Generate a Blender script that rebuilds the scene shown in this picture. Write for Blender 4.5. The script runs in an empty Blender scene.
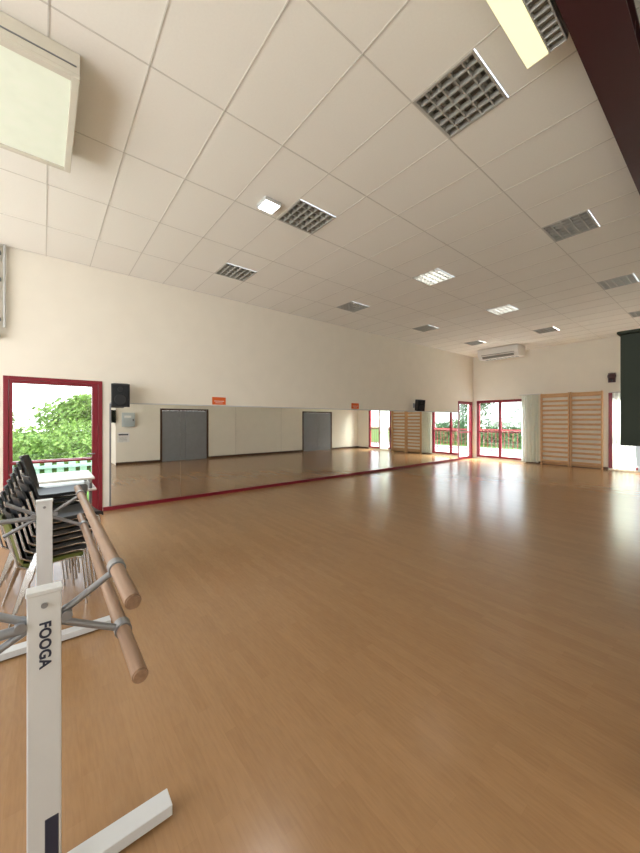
import bpy, math, random
from mathutils import Vector, Matrix
random.seed(4)
S = bpy.context.scene
S.view_settings.view_transform = 'Standard'
H = 4.25; XL = -7.05; XR = -0.2; YB = 14.08; YR = -4.0; XA = 1.6; YA = 1.95

# ---------------------------------------------------------------- materials
def mat(name, col, rough=0.6, metal=0.0, noise=0.0, nscale=8.0, bump=0.0, emis=None, estr=0.0, coat=0.0, spec=None):
    m = bpy.data.materials.new(name); m.use_nodes = True
    nt = m.node_tree; b = nt.nodes['Principled BSDF']
    b.inputs['Base Color'].default_value = (*col, 1)
    b.inputs['Roughness'].default_value = rough
    b.inputs['Metallic'].default_value = metal
    if spec is not None: b.inputs['Specular IOR Level'].default_value = spec
    if coat: b.inputs['Coat Weight'].default_value = coat
    if noise or bump:
        tc = nt.nodes.new('ShaderNodeTexCoord'); n = nt.nodes.new('ShaderNodeTexNoise')
        n.inputs['Scale'].default_value = nscale; n.inputs['Detail'].default_value = 4
        nt.links.new(tc.outputs['Object'], n.inputs['Vector'])
        if noise:
            r = nt.nodes.new('ShaderNodeValToRGB')
            r.color_ramp.elements[0].position = 0.3; r.color_ramp.elements[1].position = 0.7
            r.color_ramp.elements[0].color = (*[max(0, c*(1-noise)) for c in col], 1)
            r.color_ramp.elements[1].color = (*[min(1, c*(1+noise)) for c in col], 1)
            nt.links.new(n.outputs['Fac'], r.inputs['Fac']); nt.links.new(r.outputs['Color'], b.inputs['Base Color'])
        if bump:
            bp = nt.nodes.new('ShaderNodeBump'); bp.inputs['Strength'].default_value = bump; bp.inputs['Distance'].default_value = 0.01
            nt.links.new(n.outputs['Fac'], bp.inputs['Height']); nt.links.new(bp.outputs['Normal'], b.inputs['Normal'])
    if emis:
        b.inputs['Emission Color'].default_value = (*emis, 1); b.inputs['Emission Strength'].default_value = estr
    return m

M = {}
M['wall'] = mat('wall_paint', (0.86, 0.82, 0.725), 0.75, noise=0.015, nscale=3, bump=0.02)
M['ceil'] = mat('ceiling_tile', (0.89, 0.875, 0.82), 0.9, noise=0.012, nscale=60, bump=0.02)
M['grid'] = mat('ceiling_rail', (0.66, 0.64, 0.59), 0.6)
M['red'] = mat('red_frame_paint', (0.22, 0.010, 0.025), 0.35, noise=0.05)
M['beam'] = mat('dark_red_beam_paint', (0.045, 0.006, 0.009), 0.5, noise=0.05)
M['white'] = mat('white_enamel', (0.60, 0.61, 0.61), 0.35, noise=0.02)
M['acwhite'] = mat('ac_plastic', (0.85, 0.84, 0.80), 0.4, noise=0.01)
M['greymetal'] = mat('grey_metal', (0.26, 0.27, 0.29), 0.35, 0.6, noise=0.05)
M['chrome'] = mat('chrome_tube', (0.6, 0.6, 0.6), 0.2, 1.0, noise=0.02)
M['black'] = mat('black_plastic', (0.012, 0.013, 0.015), 0.45, noise=0.1)
M['greydoor'] = mat('grey_door_paint', (0.24, 0.25, 0.27), 0.5, noise=0.04)
M['brownframe'] = mat('dark_brown_frame', (0.07, 0.035, 0.02), 0.5, noise=0.1)
M['orange'] = mat('orange_sign', (0.75, 0.13, 0.02), 0.5, noise=0.03)
M['olive'] = mat('dark_green_enamel', (0.014, 0.018, 0.012), 0.7, noise=0.08, spec=0.15)
M['alu'] = mat('louvre_aluminium', (0.52, 0.52, 0.49), 0.4, 0.3, noise=0.03)
M['dark'] = mat('recess_grey', (0.22, 0.215, 0.19), 0.6, noise=0.03)
M['tube'] = mat('fluorescent_tube', (1, 1, 1), 0.4, emis=(1, 0.98, 0.92), estr=14)
M['led'] = mat('led_diffuser', (1, 1, 1), 0.4, emis=(1, 1, 0.98), estr=12)
M['diff'] = mat('aged_diffuser', (0.76, 0.80, 0.69), 0.35, noise=0.03, emis=(0.86, 0.93, 0.76), estr=0.20)
M['diffy'] = mat('yellow_diffuser', (0.8, 0.75, 0.45), 0.35, emis=(1.0, 0.95, 0.60), estr=0.9)
M['cream'] = mat('cream_housing', (0.68, 0.65, 0.56), 0.5, noise=0.03)
M['label'] = mat('label_ink', (0.02, 0.025, 0.05), 0.5)
M['yellow'] = mat('yellow_green_plastic', (0.10, 0.12, 0.02), 0.5)
M['grass'] = mat('grass', (0.10, 0.20, 0.04), 0.9, noise=0.4, nscale=3, spec=0.1)
M['leaf'] = mat('leaves', (0.25, 0.36, 0.09), 0.8, noise=0.5, nscale=2.0, spec=0.1)
M['leafd'] = mat('leaves_dark', (0.12, 0.20, 0.09), 0.8, noise=0.5, nscale=2.0, spec=0.1)
M['bark'] = mat('bark', (0.10, 0.07, 0.05), 0.9, noise=0.3)
M['fence'] = mat('pale_fence', (0.45, 0.62, 0.60), 0.5, noise=0.04)
M['boxgrey'] = mat('pale_grey_box', (0.50, 0.56, 0.58), 0.5, noise=0.03)
M['paper'] = mat('paper', (0.8, 0.8, 0.78), 0.7, noise=0.02)
M['concrete'] = mat('patio_concrete', (0.50, 0.50, 0.50), 0.8, noise=0.1, nscale=2)

def wood(name, c1, c2, scale=(1, 1, 12), rough=0.45):
    m = bpy.data.materials.new(name); m.use_nodes = True; nt = m.node_tree; b = nt.nodes['Principled BSDF']
    tc = nt.nodes.new('ShaderNodeTexCoord'); mp = nt.nodes.new('ShaderNodeMapping'); mp.inputs['Scale'].default_value = scale
    n = nt.nodes.new('ShaderNodeTexNoise'); n.inputs['Scale'].default_value = 4; n.inputs['Detail'].default_value = 6
    r = nt.nodes.new('ShaderNodeValToRGB'); r.color_ramp.elements[0].color = (*c1, 1); r.color_ramp.elements[1].color = (*c2, 1)
    r.color_ramp.elements[0].position = 0.35; r.color_ramp.elements[1].position = 0.65
    nt.links.new(tc.outputs['Object'], mp.inputs['Vector']); nt.links.new(mp.outputs['Vector'], n.inputs['Vector'])
    nt.links.new(n.outputs['Fac'], r.inputs['Fac']); nt.links.new(r.outputs['Color'], b.inputs['Base Color'])
    b.inputs['Roughness'].default_value = rough
    return m
M['barre'] = wood('barre_wood', (0.21, 0.12, 0.07), (0.29, 0.178, 0.11), (1, 14, 14), 0.4)
M['bars'] = wood('wall_bar_wood', (0.58, 0.34, 0.16), (0.70, 0.44, 0.22), (2, 10, 10), 0.4)

def floor_mat():
    m = bpy.data.materials.new('floor_vinyl_wood'); m.use_nodes = True; nt = m.node_tree; b = nt.nodes['Principled BSDF']
    L = nt.links
    tc = nt.nodes.new('ShaderNodeTexCoord')
    br = nt.nodes.new('ShaderNodeTexBrick')
    br.inputs['Scale'].default_value = 1.0; br.inputs['Brick Width'].default_value = 0.55; br.inputs['Row Height'].default_value = 0.065
    br.inputs['Mortar Size'].default_value = 0.0008; br.inputs['Mortar Smooth'].default_value = 1.0
    br.inputs['Color1'].default_value = (0.315, 0.176, 0.080, 1); br.inputs['Color2'].default_value = (0.345, 0.195, 0.090, 1)
    br.inputs['Mortar'].default_value = (0.29, 0.16, 0.072, 1)
    br.offset = 0.37
    L.new(tc.outputs['Object'], br.inputs['Vector'])
    mp = nt.nodes.new('ShaderNodeMapping'); mp.inputs['Scale'].default_value = (4, 30, 1)
    L.new(tc.outputs['Object'], mp.inputs['Vector'])
    n = nt.nodes.new('ShaderNodeTexNoise'); n.inputs['Scale'].default_value = 2.5; n.inputs['Detail'].default_value = 7
    L.new(mp.outputs['Vector'], n.inputs['Vector'])
    mx = nt.nodes.new('ShaderNodeMix'); mx.data_type = 'RGBA'; mx.blend_type = 'MULTIPLY'; mx.inputs['Factor'].default_value = 1
    r = nt.nodes.new('ShaderNodeValToRGB'); r.color_ramp.elements[0].color = (0.94, 0.935, 0.93, 1); r.color_ramp.elements[1].color = (1.03, 1.03, 1.02, 1)
    r.color_ramp.elements[0].position = 0.35; r.color_ramp.elements[1].position = 0.62
    L.new(n.outputs['Fac'], r.inputs['Fac'])
    L.new(br.outputs['Color'], mx.inputs['A']); L.new(r.outputs['Color'], mx.inputs['B'])
    L.new(mx.outputs['Result'], b.inputs['Base Color'])
    b.inputs['Roughness'].default_value = 0.22
    b.inputs['Specular IOR Level'].default_value = 0.6
    return m
M['floor'] = floor_mat()

def mirror_mat():
    m = mat('mirror_glass', (0.88, 0.89, 0.86), 0.015, 1.0); return m
M['mirror'] = mirror_mat()
def glass_mat():
    m = bpy.data.materials.new('window_glass'); m.use_nodes = True; nt = m.node_tree; nt.nodes.clear()
    o = nt.nodes.new('ShaderNodeOutputMaterial'); mx = nt.nodes.new('ShaderNodeMixShader')
    t = nt.nodes.new('ShaderNodeBsdfTransparent'); g = nt.nodes.new('ShaderNodeBsdfGlossy')
    t.inputs['Color'].default_value = (0.93, 0.96, 0.95, 1); g.inputs['Roughness'].default_value = 0.02
    mx.inputs[0].default_value = 0.05
    nt.links.new(t.outputs[0], mx.inputs[1]); nt.links.new(g.outputs[0], mx.inputs[2]); nt.links.new(mx.outputs[0], o.inputs[0]); return m
M['glass'] = glass_mat()
def cloth_mat(name, col):
    m = bpy.data.materials.new(name); m.use_nodes = True; nt = m.node_tree; nt.nodes.clear()
    o = nt.nodes.new('ShaderNodeOutputMaterial'); mx = nt.nodes.new('ShaderNodeMixShader')
    d = nt.nodes.new('ShaderNodeBsdfDiffuse'); t = nt.nodes.new('ShaderNodeBsdfTranslucent')
    n = nt.nodes.new('ShaderNodeTexNoise'); n.inputs['Scale'].default_value = 20
    r = nt.nodes.new('ShaderNodeValToRGB'); r.color_ramp.elements[0].color = (*[c*0.93 for c in col], 1); r.color_ramp.elements[1].color = (*col, 1)
    nt.links.new(n.outputs['Fac'], r.inputs['Fac'])
    for s in (d, t): nt.links.new(r.outputs['Color'], s.inputs['Color'])
    mx.inputs[0].default_value = 0.5
    nt.links.new(d.outputs[0], mx.inputs[1]); nt.links.new(t.outputs[0], mx.inputs[2]); nt.links.new(mx.outputs[0], o.inputs[0]); return m
M['curtain'] = cloth_mat('curtain_cloth', (0.80, 0.84, 0.76))

# ---------------------------------------------------------------- mesh builder
class MB:
    def __init__(s): s.v = []; s.f = []; s.m = []; s.sm = []; s.mats = []
    def mi(s, k):
        if k not in s.mats: s.mats.append(k)
        return s.mats.index(k)
    def add(s, vs, fs, k, smooth=False):
        o = len(s.v); s.v += [tuple(v) for v in vs]; i = s.mi(k)
        for f in fs: s.f.append([o+a for a in f]); s.m.append(i); s.sm.append(smooth)
    def box(s, x0, x1, y0, y1, z0, z1, k, mtx=None):
        x0, x1 = sorted((x0, x1)); y0, y1 = sorted((y0, y1)); z0, z1 = sorted((z0, z1))
        vs = [Vector(p) for p in ((x0,y0,z0),(x1,y0,z0),(x1,y1,z0),(x0,y1,z0),(x0,y0,z1),(x1,y0,z1),(x1,y1,z1),(x0,y1,z1))]
        if mtx: vs = [mtx @ v for v in vs]
        s.add(vs, [(0,3,2,1),(4,5,6,7),(0,1,5,4),(1,2,6,5),(2,3,7,6),(3,0,4,7)], k)
    def cyl(s, p0, p1, r, k, seg=14, r1=None):
        p0 = Vector(p0); p1 = Vector(p1); d = (p1-p0).normalized(); r1 = r if r1 is None else r1
        a = d.orthogonal().normalized(); b = d.cross(a)
        vs = []
        for p, rr in ((p0, r), (p1, r1)):
            for i in range(seg):
                t = 2*math.pi*i/seg; vs.append(p + a*math.cos(t)*rr + b*math.sin(t)*rr)
        s.add(vs, [(i, (i+1) % seg, seg+(i+1) % seg, seg+i) for i in range(seg)], k, True)
        s.add(vs[:seg], [tuple(reversed(range(seg)))], k); s.add(vs[seg:], [tuple(range(seg))], k)
    def tube(s, pts, r, k, seg=8):
        for a, b in zip(pts[:-1], pts[1:]): s.cyl(a, b, r, k, seg)
    def surf(s, grid, k, smooth=True):
        n = len(grid); m = len(grid[0]); vs = [p for row in grid for p in row]
        s.add(vs, [(i*m+j, i*m+j+1, (i+1)*m+j+1, (i+1)*m+j) for i in range(n-1) for j in range(m-1)], k, smooth)
    def obj(s, name, bevel=0.0, solid=0.0):
        me = bpy.data.meshes.new(name); me.from_pydata(s.v, [], s.f); me.update()
        for k in s.mats: me.materials.append(M[k])
        me.polygons.foreach_set('material_index', s.m); me.polygons.foreach_set('use_smooth', s.sm); me.update()
        o = bpy.data.objects.new(name, me); S.collection.objects.link(o)
        if solid:
            q = o.modifiers.new('Solidify', 'SOLIDIFY'); q.thickness = solid
        if bevel:
            q = o.modifiers.new('Bevel', 'BEVEL'); q.width = bevel; q.segments = 2; q.limit_method = 'ANGLE'
        return o

# ---------------------------------------------------------------- shell
def wall(name, axis, c0, c1, a0, a1, ops, k='wall'):
    """axis 'Y': wall runs along Y, occupying x in c0..c1."""
    b = MB()
    def bx(p, q, z0, z1):
        if q-p < 1e-4 or z1-z0 < 1e-4: return
        if axis == 'Y': b.box(c0, c1, p, q, z0, z1, k)
        else: b.box(p, q, c0, c1, z0, z1, k)
    cur = a0
    for (p, q, z0, z1) in sorted(ops):
        bx(cur, p, 0, H); bx(p, q, 0, z0); bx(p, q, z1, H); cur = q
    bx(cur, a1, 0, H)
    return b.obj(name)

b = MB(); b.box(XL-0.2, XA+0.2, YR-0.2, YB+0.2, -0.1, 0, 'floor'); b.obj('floor')
D1 = (-0.49, 0.79, 0.0, 2.28); D2 = (12.85, 14.0, 0.0, 2.36)
wall('wall_left', 'Y', XL-0.2, XL, YR, YB, [D1, D2])
W1 = (-6.89, -5.04, 0.06, 2.40); W2 = (-2.61, -1.05, 0.06, 2.47)
wall('wall_back', 'X', YB, YB+0.2, XL-0.2, XR+0.2, [W1, W2])
D3 = (3.41, 5.28, 0, 2.04); D4 = (10.1, 12.07, 0, 2.04)
wall('wall_right', 'Y', XR, XR+0.2, YA, YB, [D3, D4])
wall('wall_alcove', 'X', YA, YA+0.2, XR+0.2, XA+0.2, [])
wall('wall_alcove_side', 'Y', XA, XA+0.2, YR, YA, [])
wall('wall_rear', 'X', YR-0.2, YR, XL-0.2, XA+0.2, [(-6.6, -3.0, 0.9, 3.4), (-2.6, 1.2, 0.9, 3.4)])  # unseen openings, added so the rear fill lamp shines in

# ceiling with tiles, leaving holes for the louvre fixtures
PX = 0.53; PY = 0.588; X0 = -1.71; Y0 = 2.373
vents = [(cx, ry) for cx in (-1.71, -3.83, -5.95) for ry in range(4)]
vent_cells = {(round((cx-X0)/PX), ry*5) for cx, ry in vents}
b = MB()
xs = [XL-0.2] + [X0+i*PX for i in range(-10, 7) if XL < X0+i*PX < XA] + [XA+0.2]
ys = [YR-0.2] + [Y0+j*PY for j in range(-10, 20) if YR < Y0+j*PY < YB-0.05] + [YB+0.2]
for i in range(len(xs)-1):
    for j in range(len(ys)-1):
        ci = round((xs[i]-X0)/PX); cj = round((ys[j]-Y0)/PY)
        if i > 0 and j > 0 and (ci, cj) in vent_cells: continue
        b.add([(xs[i], ys[j], H), (xs[i+1], ys[j], H), (xs[i+1], ys[j+1], H), (xs[i], ys[j+1], H)], [(3, 2, 1, 0)], 'ceil')
g = 0.0055
for i in range(-12, 8):
    x = X0+i*PX
    if i % 2 == 0 and XL < x < XA: b.box(x-g, x+g, YR, YB, H-0.003, H+0.002, 'grid')
for y in ys[1:-1]: b.box(XL, XA, y-g, y+g, H-0.003, H+0.002, 'grid')
b.obj('ceiling')

def area(name, loc, rot, sx, sy, e, col):
    l = bpy.data.lights.new(name, 'AREA'); l.shape = 'RECTANGLE'; l.size = sx; l.size_y = sy; l.energy = e; l.color = col
    o = bpy.data.objects.new(name, l); S.collection.objects.link(o); o.location = loc; o.rotation_euler = rot; return o

# louvre fixtures
lit = {(-3.83, 1), (-3.83, 2)}
for cx, ry in vents:
    b = MB(); x0 = cx+0.006; x1 = cx+PX-0.006; y0 = Y0+ry*5*PY+0.006; y1 = y0+PY-0.012; zt = H+0.11; zb = H-0.008
    L = (cx, ry) in lit; inner = 'white' if L else 'dark'
    t = 0.02
    b.box(x0, x1, y0, y0+t, zb, zt, 'alu'); b.box(x0, x1, y1-t, y1, zb, zt, 'alu')
    b.box(x0, x0+t, y0+t, y1-t, zb, zt, 'alu'); b.box(x1-t, x1, y0+t, y1-t, zb, zt, 'alu')
    b.box(x0, x1, y0, y1, zt, zt+0.01, inner)
    n = 5
    for i in range(1, n):
        x = x0+(x1-x0)*i/n; b.box(x-0.006, x+0.006, y0+t, y1-t, zb+0.004, zb+0.045, 'alu')
    n = 6
    for i in range(1, n):
        y = y0+(y1-y0)*i/n; b.box(x0+t, x1-t, y-0.006, y+0.006, zb+0.002, zb+0.045, 'alu')
    for f in (0.2, 0.5, 0.8):
        xx = x0+(x1-x0)*f; b.cyl((xx, y0+0.03, H+0.08), (xx, y1-0.03, H+0.08), 0.014, 'tube' if L else 'alu', 8)
    b.obj('louvre_ceiling_light')

# led downlight
b = MB(); b.box(-3.72, -3.50, 2.02, 2.24, H-0.045, H-0.004, 'white'); b.box(-3.705, -3.515, 2.035, 2.225, H-0.052, H-0.045, 'led')
b.obj('led_panel_light', 0.004)
area('led_lamp', (-3.61, 2.13, H-0.056), (0, 0, 0), 0.18, 0.18, 12, (1, 0.98, 0.95))

# large aged ceiling fixture (left)
b = MB(); x0, x1, y0, y1 = -4.2, -3.0, -0.42, 0.2; z0 = H-0.19
b.box(x0, x1, y0, y1, z0+0.03, H-0.005, 'cream')
f = 0.05
b.box(x0, x1, y0, y0+f, z0, z0+0.03, 'cream'); b.box(x0, x1, y1-f, y1, z0, z0+0.03, 'cream')
b.box(x0, x0+f, y0+f, y1-f, z0, z0+0.03, 'cream'); b.box(x1-f, x1, y0+f, y1-f, z0, z0+0.03, 'cream')
b.box(x0+f, x1-f, y0+f, y1-f, z0+0.012, z0+0.03, 'diff')
b.box(x1, x1+0.008, y0+0.02, y1-0.02, z0+0.075, z0+0.085, 'greymetal')
b.obj('ceiling_light_box', 0.006)

# right fixture by the beam
b = MB(); x0, x1, y0, y1 = -0.95, -0.70, 1.40, 2.68
b.box(x0, x1, y0, y1, H-0.13, H-0.005, 'cream')
b.box(x0+0.01, x0+0.14, y0+0.02, y1-0.02, H-0.16, H-0.13, 'diffy')
b.box(x0+0.15, x1, y0+0.02, y1-0.02, H-0.135, H-0.13, 'dark')
for i in range(22):
    y = y0+0.03+i*(y1-y0-0.06)/21; b.box(x0+0.15, x1-0.005, y-0.004, y+0.004, H-0.165, H-0.135, 'alu')
b.box(x1-0.01, x1, y0+0.02, y1-0.02, H-0.165, H-0.135, 'alu'); b.box(x0+0.145, x0+0.155, y0+0.02, y1-0.02, H-0.165, H-0.135, 'alu')
b.obj('fluorescent_ceiling_light', 0.003)

# red steel beam (I section)
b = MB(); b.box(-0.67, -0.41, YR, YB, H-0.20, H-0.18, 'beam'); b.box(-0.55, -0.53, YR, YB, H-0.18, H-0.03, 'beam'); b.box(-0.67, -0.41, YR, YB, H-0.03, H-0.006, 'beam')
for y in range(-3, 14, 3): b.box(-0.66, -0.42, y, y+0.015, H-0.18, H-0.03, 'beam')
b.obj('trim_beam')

# ---------------------------------------------------------------- glazed doors / windows
def glazed(name, axis, c, a0, a1, z0, z1, leaves, rails, fw=0.06, sw=0.06, k='red', stile_r=None):
    b = MB(); d0, d1 = c
    def bx(p, q, u, v, kk=k, e0=0, e1=0):
        if axis == 'Y': b.box(d0+e0, d1+e1, p, q, u, v, kk)
        else: b.box(p, q, d0+e0, d1+e1, u, v, kk)
    bx(a0, a0+fw, z0, z1); bx(a1-fw, a1, z0, z1); bx(a0+fw, a1-fw, z1-fw, z1); bx(a0+fw, a1-fw, z0, z0+fw*0.7)
    w = (a1-a0-2*fw)/leaves; s = 0.012 if d1 > d0 else -0.012
    for i in range(leaves):
        p = a0+fw+i*w; q = p+w
        rs = stile_r if (stile_r and i == leaves-1) else sw
        zz0 = z0+fw*0.7; zz1 = z1-fw
        bx(p+0.004, p+sw, zz0, zz1, e0=s, e1=-s); bx(q-rs, q-0.004, zz0, zz1, e0=s, e1=-s)
        bx(p+sw, q-rs, zz1-sw, zz1-0.004, e0=s, e1=-s); bx(p+sw, q-rs, zz0+0.004, zz0+sw, e0=s, e1=-s)
        for r in rails: bx(p+sw, q-rs, r-0.025, r+0.025, e0=s, e1=-s)
        m_ = (d0+d1)/2
        if axis == 'Y': b.box(m_-0.003, m_+0.003, p+sw, q-rs, zz0+sw, zz1-sw, 'glass')
        else: b.box(p+sw, q-rs, m_-0.003, m_+0.003, zz0+sw, zz1-sw, 'glass')
    return b
b = glazed('d', 'Y', (XL-0.10, XL+0.015), *D1[:2], D1[2]+0.002, D1[3], 1, [0.93], 0.06, 0.045, stile_r=0.09)
b.cyl((XL+0.015, 0.67, 1.02), (XL+0.06, 0.67, 1.02), 0.01, 'greymetal'); b.cyl((XL+0.06, 0.67, 1.02), (XL+0.06, 0.56, 1.02), 0.01, 'greymetal')
b.cyl((XL+0.055, -0.40, 0.93), (XL+0.055, 0.63, 0.93), 0.015, 'red')
for y in (-0.38, 0.61): b.cyl((XL, y, 0.93), (XL+0.055, y, 0.93), 0.012, 'red')
b.obj('door_1', 0.003)
glazed('d', 'Y', (XL-0.10, XL+0.015), *D2[:2], D2[2]+0.002, D2[3], 1, [1.1], 0.06, 0.05).obj('door_2', 0.003)
glazed('w', 'X', (YB-0.015, YB+0.10), *W1, 2, [1.12], 0.06, 0.045).obj('window_1', 0.003)
glazed('w', 'X', (YB-0.015, YB+0.10), *W2, 2, [1.12], 0.06, 0.045).obj('window_2', 0.003)

# grey double doors
for nm, D in (('door_3', D3), ('door_4', D4)):
    b = MB(); a0, a1, z0, z1 = D; x0 = XR-0.02; x1 = XR+0.12
    b.box(x0, x1, a0, a0+0.07, 0.002, z1, 'brownframe'); b.box(x0, x1, a1-0.07, a1, 0.002, z1, 'brownframe'); b.box(x0, x1, a0+0.07, a1-0.07, z1-0.07, z1, 'brownframe')
    mid = (a0+a1)/2
    b.box(XR+0.0, XR+0.05, a0+0.075, mid-0.003, 0.006, z1-0.075, 'greydoor'); b.box(XR+0.0, XR+0.05, mid+0.003, a1-0.075, 0.006, z1-0.075, 'greydoor')
    b.box(XR+0.055, XR+0.12, a0+0.07, a1-0.07, 0.001, 0.05, 'brownframe')
    for s in (-1, 1):
        y = mid+s*0.07
        b.box(XR-0.008, XR, y-0.02, y+0.02, 0.93, 1.13, 'greymetal'); b.cyl((XR-0.008, y, 1.05), (XR-0.06, y, 1.05), 0.01, 'greymetal'); b.cyl((XR-0.06, y, 1.05), (XR-0.06, y+s*0.12, 1.05), 0.01, 'greymetal')
    b.obj(nm, 0.003)

# baseboards
def bb(name, *bx):
    b = MB()
    for q in bx: b.box(*q)
    return b.obj(name, 0.003)
bb('baseboard_left', (XL+0.002, XL+0.045, 0.80, 12.84, 0.001, 0.065, 'red'))
bb('baseboard_right', (XR-0.015, XR-0.001, YA, D3[0], 0.001, 0.09, 'brownframe'), (XR-0.015, XR-0.001, D3[1], D4[0], 0.001, 0.09, 'brownframe'), (XR-0.015, XR-0.001, D4[1], YB, 0.001, 0.09, 'brownframe'))
bb('baseboard_back', (-5.03, -2.62, YB-0.015, YB-0.001, 0.001, 0.08, 'brownframe'), (-1.04, XR-0.02, YB-0.015, YB-0.001, 0.001, 0.08, 'brownframe'))

# wall mirror
b = MB(); n = 10; ya, yb = 0.92, 12.80; w = (yb-ya)/n
for i in range(n): b.box(XL+0.006, XL+0.028, ya+i*w+0.001, ya+(i+1)*w-0.001, 0.07, 1.89, 'mirror')
b.box(XL+0.002, XL+0.034, ya-0.02, yb+0.02, 1.892, 1.915, 'white'); b.box(XL+0.002, XL+0.034, ya-0.025, ya, 0.07, 1.892, 'greymetal')
b.box(XL+0.002, XL+0.034, yb, yb+0.025, 0.07, 1.892, 'greymetal')
b.obj('wall_mirror')

# speakers
def speaker(name, y, z, w, h, d, yaw):
    b = MB(); m = Matrix.Translation((XL+0.22, y, z)) @ Matrix.Rotation(yaw, 4, 'Z') @ Matrix.Rotation(math.radians(8), 4, 'Y')
    vs = [(-d/2, -w*0.36, -h/2), (d/2, -w/2, -h/2), (d/2, w/2, -h/2), (-d/2, w*0.36, -h/2), (-d/2, -w*0.36, h/2), (d/2, -w/2, h/2), (d/2, w/2, h/2), (-d/2, w*0.36, h/2)]
    b.add([m @ Vector(v) for v in vs], [(0,3,2,1),(4,5,6,7),(0,1,5,4),(1,2,6,5),(2,3,7,6),(3,0,4,7)], 'black')
    b.box(d/2, d/2+0.012, -w/2+0.02, w/2-0.02, -h/2+0.02, h/2-0.02, 'dark2', m)
    for zz, r in ((-h*0.17, w*0.34), (h*0.27, w*0.16)):
        b.cyl(m @ Vector((d/2+0.012, 0, zz)), m @ Vector((d/2+0.02, 0, zz)), r, 'black', 24, r*0.9)
    b.cyl((XL, y, z), m @ Vector((-d/2+0.01, 0, 0)), 0.02, 'greymetal'); b.box(XL+0.001, XL+0.012, y-0.06, y+0.06, z-0.08, z+0.08, 'greymetal')
    return b.obj(name, 0.006)
M['dark2'] = mat('speaker_grille', (0.018, 0.020, 0.022), 0.6, noise=0.2, nscale=200, spec=0.2)
speaker('wall_speaker', 1.04, 2.04, 0.28, 0.40, 0.24, math.radians(-10))
speaker('wall_speaker', 9.92, 2.10, 0.28, 0.38, 0.24, math.radians(-25))

# orange signs
for y in (2.92, 7.05):
    b = MB(); b.box(XL+0.001, XL+0.01, y-0.15, y+0.15, 1.93, 2.09, 'orange'); b.box(XL+0.01, XL+0.013, y-0.11, y+0.11, 2.0, 2.012, 'paper'); b.box(XL+0.01, XL+0.013, y-0.08, y+0.08, 1.965, 1.973, 'paper')
    b.obj('orange_wall_sign', 0.001)

# notice on right wall
b = MB(); b.box(XR-0.012, XR-0.001, 2.0, 2.38, 0.80, 1.15, 'paper'); b.box(XR-0.016, XR-0.012, 2.04, 2.34, 1.05, 1.10, 'label')
for i in range(4): b.box(XR-0.014, XR-0.012, 2.05, 2.30, 0.85+i*0.045, 0.86+i*0.045, 'greymetal')
b.obj('wall_notice')
# light grey electrical box
b = MB(); b.box(XR-0.09, XR-0.001, 2.14, 2.54, 1.36, 1.86, 'boxgrey')
b.box(XR-0.1, XR-0.09, 2.16, 2.52, 1.38, 1.84, 'boxgrey'); b.box(XR-0.108, XR-0.1, 2.47, 2.50, 1.56, 1.64, 'black'); b.box(XR-0.102, XR-0.1, 2.2, 2.42, 1.68, 1.76, 'paper')
b.obj('electrical_box', 0.004)
# dark green cabinet on the alcove wall
yf = 1.77
b = MB(); b.box(-0.285, 0.25, yf, YA-0.001, 1.505, 1.93, 'olive'); b.box(-0.29, -0.022, yf-0.014, yf-0.001, 1.50, 1.935, 'olive'); b.box(-0.018, 0.255, yf-0.014, yf-0.001, 1.50, 1.935, 'olive')
b.box(-0.05, -0.04, yf-0.03, yf-0.014, 1.68, 1.75, 'greymetal'); b.box(0.0, 0.01, yf-0.03, yf-0.014, 1.68, 1.75, 'greymetal')
b.box(-0.30, 0.265, yf-0.02, YA-0.001, 1.936, 1.948, 'olive')
b.obj('wall_cabinet', 0.004)

# pipe at far left
b = MB()
b.cyl((XL+0.07, -0.56, 2.85), (XL+0.07, -0.56, H-0.002), 0.035, 'white'); b.cyl((XL+0.06, -0.47, 3.0), (XL+0.06, -0.47, H-0.002), 0.018, 'white')
b.cyl((XL+0.0, -0.56, 2.87), (XL+0.11, -0.56, 2.87), 0.045, 'white')
for z in (3.1, 3.7, 4.1): b.box(XL+0.001, XL+0.11, -0.61, -0.51, z, z+0.03, 'greymetal')
b.obj('wall_pipe')

# air conditioner (ceiling suspended)
b = MB(); x0, x1, y0, y1 = -6.2, -4.80, 12.75, 13.4; zt = H-0.01; zb = H-0.38
prof = [(y0, zt), (y0, zb+0.12), (y0+0.12, zb), (y1, zb+0.02), (y1, zt)]
vs = [(x, y, z) for x in (x0, x1) for y, z in prof]; np_ = len(prof)
b.add(vs, [tuple(range(np_)), tuple(reversed(range(np_, 2*np_)))] + [(i, np_+i, np_+(i+1) % np_, (i+1) % np_) for i in range(np_)], 'acwhite')
b.box(x0+0.12, x1-0.12, y0-0.004, y0+0.02, zb+0.13, zb+0.15, 'dark')
m = Matrix.Translation((0, y0+0.055, zb+0.055)) @ Matrix.Rotation(math.radians(-45), 4, 'X')
b.box(x0+0.15, x1-0.15, -0.05, 0.05, -0.012, 0.0, 'dark', m)
for i in range(9): xx = x0+0.15+i*0.13; b.box(xx, xx+0.09, y0+0.25, y0+0.45, zb+0.0, zb+0.006, 'greymetal')
b.obj('air_conditioner', 0.01)

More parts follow.
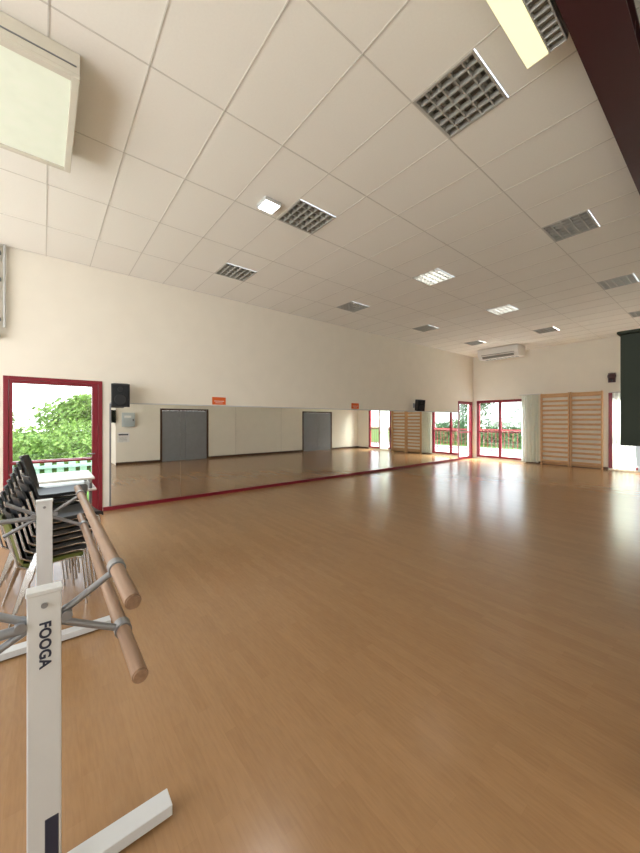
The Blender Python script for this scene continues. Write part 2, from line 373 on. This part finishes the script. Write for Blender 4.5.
# wall bars
def wallbars(x0, x1):
    b = MB(); yb = YB-0.002; yf = YB-0.13
    for x in (x0, x1-0.04): b.box(x, x+0.04, yf, yb, 0.001, 2.55, 'bars')
    n = 15
    for i in range(n):
        z = 0.15+i*(2.28/(n-1)); off = 0.04 if i < n-1 else 0.0
        vs = []; seg = 12
        for x in (x0+0.04, x1-0.04):
            for j in range(seg):
                t = 2*math.pi*j/seg; vs.append((x, yf+off+0.016*math.cos(t), z+0.038*math.sin(t)))
        b.add(vs, [(j, seg+j, seg+(j+1) % seg, (j+1) % seg) for j in range(seg)], 'bars', True)
    b.box(x0+0.04, x1-0.04, yb-0.02, yb, 0.02, 0.10, 'bars'); b.box(x0+0.04, x1-0.04, yb-0.02, yb, 2.44, 2.54, 'bars')
    return b.obj('wall_bars', 0.004)
wallbars(-4.50, -3.63); wallbars(-3.61, -2.74)

# curtains
def curtain(x0, x1, z0, z1, y):
    b = MB(); nx = 60; nz = 10; amp = 0.035
    g_ = []
    for j in range(nz+1):
        z = z1+(z0-z1)*j/nz; row = []
        for i in range(nx+1):
            t = i/nx; row.append((x0+(x1-x0)*t, y+amp*(0.6+0.4*j/nz)*math.sin(t*(x1-x0)/0.11*2*math.pi+0.3*math.sin(j)), z))
        g_.append(row)
    b.surf(g_, 'curtain'); b.cyl((x0-0.08, y, z1+0.02), (x1+0.08, y, z1+0.02), 0.014, 'white')
    for x in (x0-0.05, x1+0.05): b.cyl((x, y, z1+0.02), (x, YB, z1+0.02), 0.008, 'white')
    return b.obj('curtain')
curtain(-5.12, -4.56, 0.05, 2.52, YB-0.14); curtain(-2.50, -1.95, 0.05, 2.46, YB-0.10)
# bell
b = MB(); xx = -2.52; b.box(xx-0.09, xx+0.09, YB-0.06, YB-0.001, 2.80, 3.10, 'beam'); b.cyl((xx, YB-0.06, 3.0), (xx, YB-0.13, 3.0), 0.11, 'beam', 20, 0.07); b.cyl((xx, YB-0.06, 2.86), (xx, YB-0.09, 2.86), 0.03, 'black')
b.obj('wall_alarm_bell', 0.004)

# ---------------------------------------------------------------- ballet barre
BX = (-1.476, -3.10)
b = MB()
for k, px in enumerate(BX):
    b.box(px-0.025, px+0.025, -0.045, 0.045, 0.05, 1.03, 'white'); b.box(px-0.028, px+0.028, -0.048, 0.048, 1.02, 1.035, 'white')
    b.box(px-0.035, px+0.045, -0.38, 0.40, 0.012, 0.055, 'white')
    for y in (-0.34, 0.36): b.cyl((px, y, 0.0), (px, y, 0.013), 0.022, 'black')
    if k == 0: b.box(px-0.02, px+0.0265, 0.0, 0.038, 0.06, 0.27, 'label')
    for s in (-1, 1):
        b.cyl((px, s*0.0, 0.905), (px, s*0.205, 1.035), 0.012, 'greymetal')
        b.cyl((px, s*0.0, 0.93), (px, s*0.215, 0.815), 0.012, 'greymetal')
        b.cyl((px-0.03, s*0.06, 0.93), (px+0.03, s*0.06, 0.93), 0.016, 'greymetal')
        if s < 0: b.cyl((px, -0.03, 0.915), (px, -0.30, 0.915), 0.016, 'greymetal')
    for (y, z) in ((0.21, 1.045), (0.23, 0.81)):
        b.cyl((px-0.025, y, z), (px+0.025, y, z), 0.029, 'greymetal', 20)
        b.cyl((px, y, z-0.03), (px, y, z-0.052), 0.009, 'greymetal')
    b.cyl((px+0.025, 0, 0.985), (px+0.031, 0, 0.985), 0.009, 'greymetal')
for (y, z) in ((0.21, 1.045), (0.23, 0.81)):
    b.cyl((-1.164, y, z), (-3.42, y, z), 0.023, 'barre', 24)
    b.cyl((-1.158, y, z), (-1.166, y, z), 0.020, 'barre', 24)
barre = b.obj('ballet_barre', 0.003)
cu = bpy.data.curves.new('label_text', 'FONT'); cu.body = 'FOOGA'; cu.size = 0.042; cu.extrude = 0.0006; cu.offset = 0.0014; cu.space_character = 1.05
to = bpy.data.objects.new('tmp', cu); S.collection.objects.link(to)
bpy.context.view_layer.update()
me = bpy.data.meshes.new_from_object(to.evaluated_get(bpy.context.evaluated_depsgraph_get()))
bpy.data.objects.remove(to)
me.materials.clear(); me.materials.append(M['label'])
lo = bpy.data.objects.new('post_lettering', me); S.collection.objects.link(lo)
lo.matrix_world = Matrix(((0, 0, 1, BX[0]+0.0262), (0, 1, 0, -0.012), (-1, 0, 0, 0.93), (0, 0, 0, 1)))
lo.parent = barre

# ---------------------------------------------------------------- chairs
def chairstack(name, cx, cy, rot, n, accent=None, dz=0.065, dy=0.022):
    b = MB(); base = Matrix.Translation((cx, cy, 0)) @ Matrix.Rotation(rot, 4, 'Z')
    prof = [(0.235, 0.425), (0.22, 0.44), (0.12, 0.447), (0.0, 0.44), (-0.12, 0.438), (-0.18, 0.455), (-0.215, 0.51), (-0.23, 0.59), (-0.25, 0.68), (-0.275, 0.77), (-0.29, 0.81)]
    for c in range(n):
        m = base @ Matrix.Translation((0, c*dy, c*dz))
        k = accent if (accent and c == 0) else 'black'
        g1 = []; g2 = []
        for i, (y, z) in enumerate(prof):
            r1 = []; r2 = []
            hw = 0.215 if i < 7 else 0.215-0.012*(i-6)
            for j in range(9):
                t = j/8*2-1
                dyy = 0.03*t*t if i > 5 else 0; dzz = 0.012*t*t if i <= 5 else 0
                p = Vector((hw*t, y+dyy, z+dzz)); r1.append(m @ p)
                q = p + (Vector((0, 0, -0.03)) if i <= 5 else Vector((0, -0.015, 0))); r2.append(m @ q)
            g1.append(r1); g2.append(list(reversed(r2)))
        b.surf(g1, k); b.surf(g2, k)
        for e in (0, -1):
            b.surf([[r[e] for r in g1], [r[-1-e] if e == 0 else r[0] for r in g2]], k, False)
        b.surf([g1[0], list(reversed(g2[0]))], k, False); b.surf([g1[-1], list(reversed(g2[-1]))], k, False)
        for s in (-1, 1):
            pts = [(s*0.235, 0.235, 0.0), (s*0.215, 0.20, 0.41), (s*0.205, 0.16, 0.425), (s*0.205, -0.16, 0.42), (s*0.215, -0.215, 0.46), (s*0.205, -0.268, 0.70)]
            b.tube([m @ Vector(p) for p in pts], 0.010, 'chrome')
            b.tube([m @ Vector(p) for p in [(s*0.245, -0.27, 0.0), (s*0.212, -0.15, 0.415)]], 0.010, 'chrome')
        b.cyl(m @ Vector((-0.205, 0.15, 0.42)), m @ Vector((0.205, 0.15, 0.42)), 0.009, 'chrome', 8)
    return b.obj(name)
chairstack('stacked_chairs', -3.78, 0.02, math.radians(8), 7, 'yellow', 0.055)
chairstack('stacked_chairs', -4.36, -0.06, math.radians(-6), 9, None, 0.055)

# white table with stacked second table top
b = MB(); x0, x1, y0, y1 = -5.75, -4.98, -0.25, 0.50
for zt, o in ((0.76, 0.0), (0.90, 0.02)):
    b.box(x0+o, x1+o, y0-o, y1-o, zt-0.025, zt, 'acwhite')
    b.box(x0+o+0.05, x1+o-0.05, y0+0.05, y0+0.07, zt-0.075, zt-0.025, 'white'); b.box(x0+o+0.05, x1+o-0.05, y1-0.07, y1-0.05, zt-0.075, zt-0.025, 'white')
for x in (x0+0.06, x1-0.06):
    for y in (y0+0.06, y1-0.06):
        b.cyl((x, y, 0), (x, y, 0.735), 0.018, 'greymetal'); b.cyl((x, y, 0.76), (x, y, 0.875), 0.018, 'greymetal')
b.obj('white_table', 0.006)

# ---------------------------------------------------------------- outside
b = MB(); b.box(-60, 40, YB+0.25, 70, -0.25, -0.12, 'grass'); b.box(-60, XL-0.25, -30, YB+0.25, -0.25, -0.12, 'grass'); b.obj('lawn')
b = MB(); b.box(-14, 3, YB+0.26, 20.5, -0.12, -0.06, 'concrete'); b.box(-14, XL-0.26, 9, YB+0.26, -0.12, -0.06, 'concrete')
for i in range(8): b.box(-14, 3, YB+0.9+i*0.75, YB+0.915+i*0.75, -0.0605, -0.058, 'dark')
b.obj('patio')
def foliage(name, blobs, n, size, trunks=(), k='leaf'):
    b = MB()
    for (cx, cy, cz, rx, ry, rz) in blobs:
        for _ in range(n):
            v = Vector((random.gauss(0, 1), random.gauss(0, 1), random.gauss(0, 1))).normalized()*(random.random()**0.35)
            v *= 1+0.18*math.sin(v.x*7+cx)*math.cos(v.z*6+cy)
            p = Vector((cx+v.x*rx, cy+v.y*ry, max(cz+v.z*rz, 0.08)))
            a = Vector((random.gauss(0, 1), random.gauss(0, 1), random.gauss(0, 1))).normalized(); q = a.orthogonal().normalized(); r = a.cross(q)
            s = size*random.uniform(0.6, 1.3)
            b.add([p-q*s, p+r*s*0.5, p+q*s, p-r*s*0.5], [(0, 1, 2, 3)], k)
    for (x, y, h, r) in trunks: b.cyl((x, y, -0.12), (x, y, h), r, 'bark', 10, r*0.6)
    return b.obj(name)
foliage('hedge', [(-15, -3+i*1.3, 0.65, 1.3, 1.2, 0.95+0.22*math.sin(i*2.1)) for i in range(11)], 2600, 0.07)
foliage('hedge', [(-14+i*2.2, 24, 0.7, 1.7, 1.4, 1.2+0.3*math.sin(i*1.7)) for i in range(9)], 1500, 0.11, k='leafd')
for (x, y, s) in ((-21, -2.4, 0.5), (-22, 1.1, 0.66), (-23, 4.2, 0.85), (-9, 31, 1.2), (-1, 32, 1.3), (-16, 30, 1.1)):
    foliage('tree', [(x, y, 2.6*s, 2.3*s, 2.3*s, 1.5*s), (x+0.9, y+0.6, 3.3*s, 1.4*s, 1.5*s, 1.1*s)], 2600, 0.11, [(x, y, 2.5*s, 0.16)], 'leaf' if y < 10 else 'leafd')
b = MB()
for i in range(40):
    y = -3+i*0.2; b.box(-9.02, -8.98, y, y+0.12, -0.12, 0.78, 'fence')
b.box(-8.98, -8.95, -3, 5, 0.1, 0.16, 'fence'); b.box(-8.98, -8.95, -3, 5, 0.6, 0.66, 'fence'); b.obj('garden_fence')
b = MB()
for i in range(70):
    x = -12+i*0.2; b.cyl((x, 17.5, -0.058), (x, 17.5, 1.1), 0.012, 'red', 6)
b.box(-12, 2, 17.48, 17.52, 1.08, 1.13, 'red'); b.box(-12, 2, 17.48, 17.52, 0.05, 0.09, 'red'); b.obj('railing')

# ---------------------------------------------------------------- lights
w = bpy.data.worlds.new('World'); S.world = w; w.use_nodes = True
nt = w.node_tree; bg = nt.nodes['Background']
tc = nt.nodes.new('ShaderNodeTexCoord'); sp = nt.nodes.new('ShaderNodeSeparateXYZ'); cr = nt.nodes.new('ShaderNodeValToRGB')
cr.color_ramp.elements[0].color = (1, 1, 1, 1); cr.color_ramp.elements[1].color = (0.55, 0.72, 1.0, 1); cr.color_ramp.elements[1].position = 0.7
nt.links.new(tc.outputs['Generated'], sp.inputs[0]); nt.links.new(sp.outputs['Z'], cr.inputs[0]); nt.links.new(cr.outputs[0], bg.inputs[0])
bg.inputs[1].default_value = 4.6
area('fill_rear', (-2.7, YR-0.3, 2.15), (math.radians(104), 0, 0), 7.8, 2.5, 190, (1, 0.99, 0.96))  # added fill lamp behind the camera, outside the invented rear openings
# fill lamps added outside, above the glazed openings, aimed down and in
area('fill_back', (-5.9, YB+2.2, 4.6), (math.radians(-48), 0, 0), 3.2, 2.2, 2200, (1, 0.97, 0.90))
area('fill_back', (-1.8, YB+2.2, 4.6), (math.radians(-48), 0, 0), 3.2, 2.2, 2200, (1, 0.97, 0.90))
area('fill_left', (XL-2.2, 0.15, 4.4), (0, math.radians(-48), 0), 2.2, 3.0, 500, (1, 0.98, 0.92))  # extra lamps added outside the left doors to lift the room
area('fill_left', (XL-2.2, 13.4, 4.4), (0, math.radians(-48), 0), 2.2, 2.6, 1000, (1, 0.96, 0.88))
sl = bpy.data.lights.new('sun', 'SUN'); sl.energy = 6; sl.angle = 0.02; sl.color = (1, 0.95, 0.86)
so = bpy.data.objects.new('sun', sl); S.collection.objects.link(so); so.location = (0, 20, 20)
so.rotation_euler = Vector((-0.18, -0.62, -1)).to_track_quat('-Z', 'Y').to_euler()

# ---------------------------------------------------------------- camera
cd = bpy.data.cameras.new('camera'); cd.sensor_fit = 'VERTICAL'; cd.sensor_height = 36; cd.sensor_width = 27
cd.lens = 339/853*36; cd.shift_y = -6.5/853; cd.clip_start = 0.02; cd.clip_end = 300
co = bpy.data.objects.new('camera', cd); S.collection.objects.link(co)
co.location = (0, 0, 1.6); co.rotation_euler = (math.radians(90), 0, math.radians(50.9)); S.camera = co
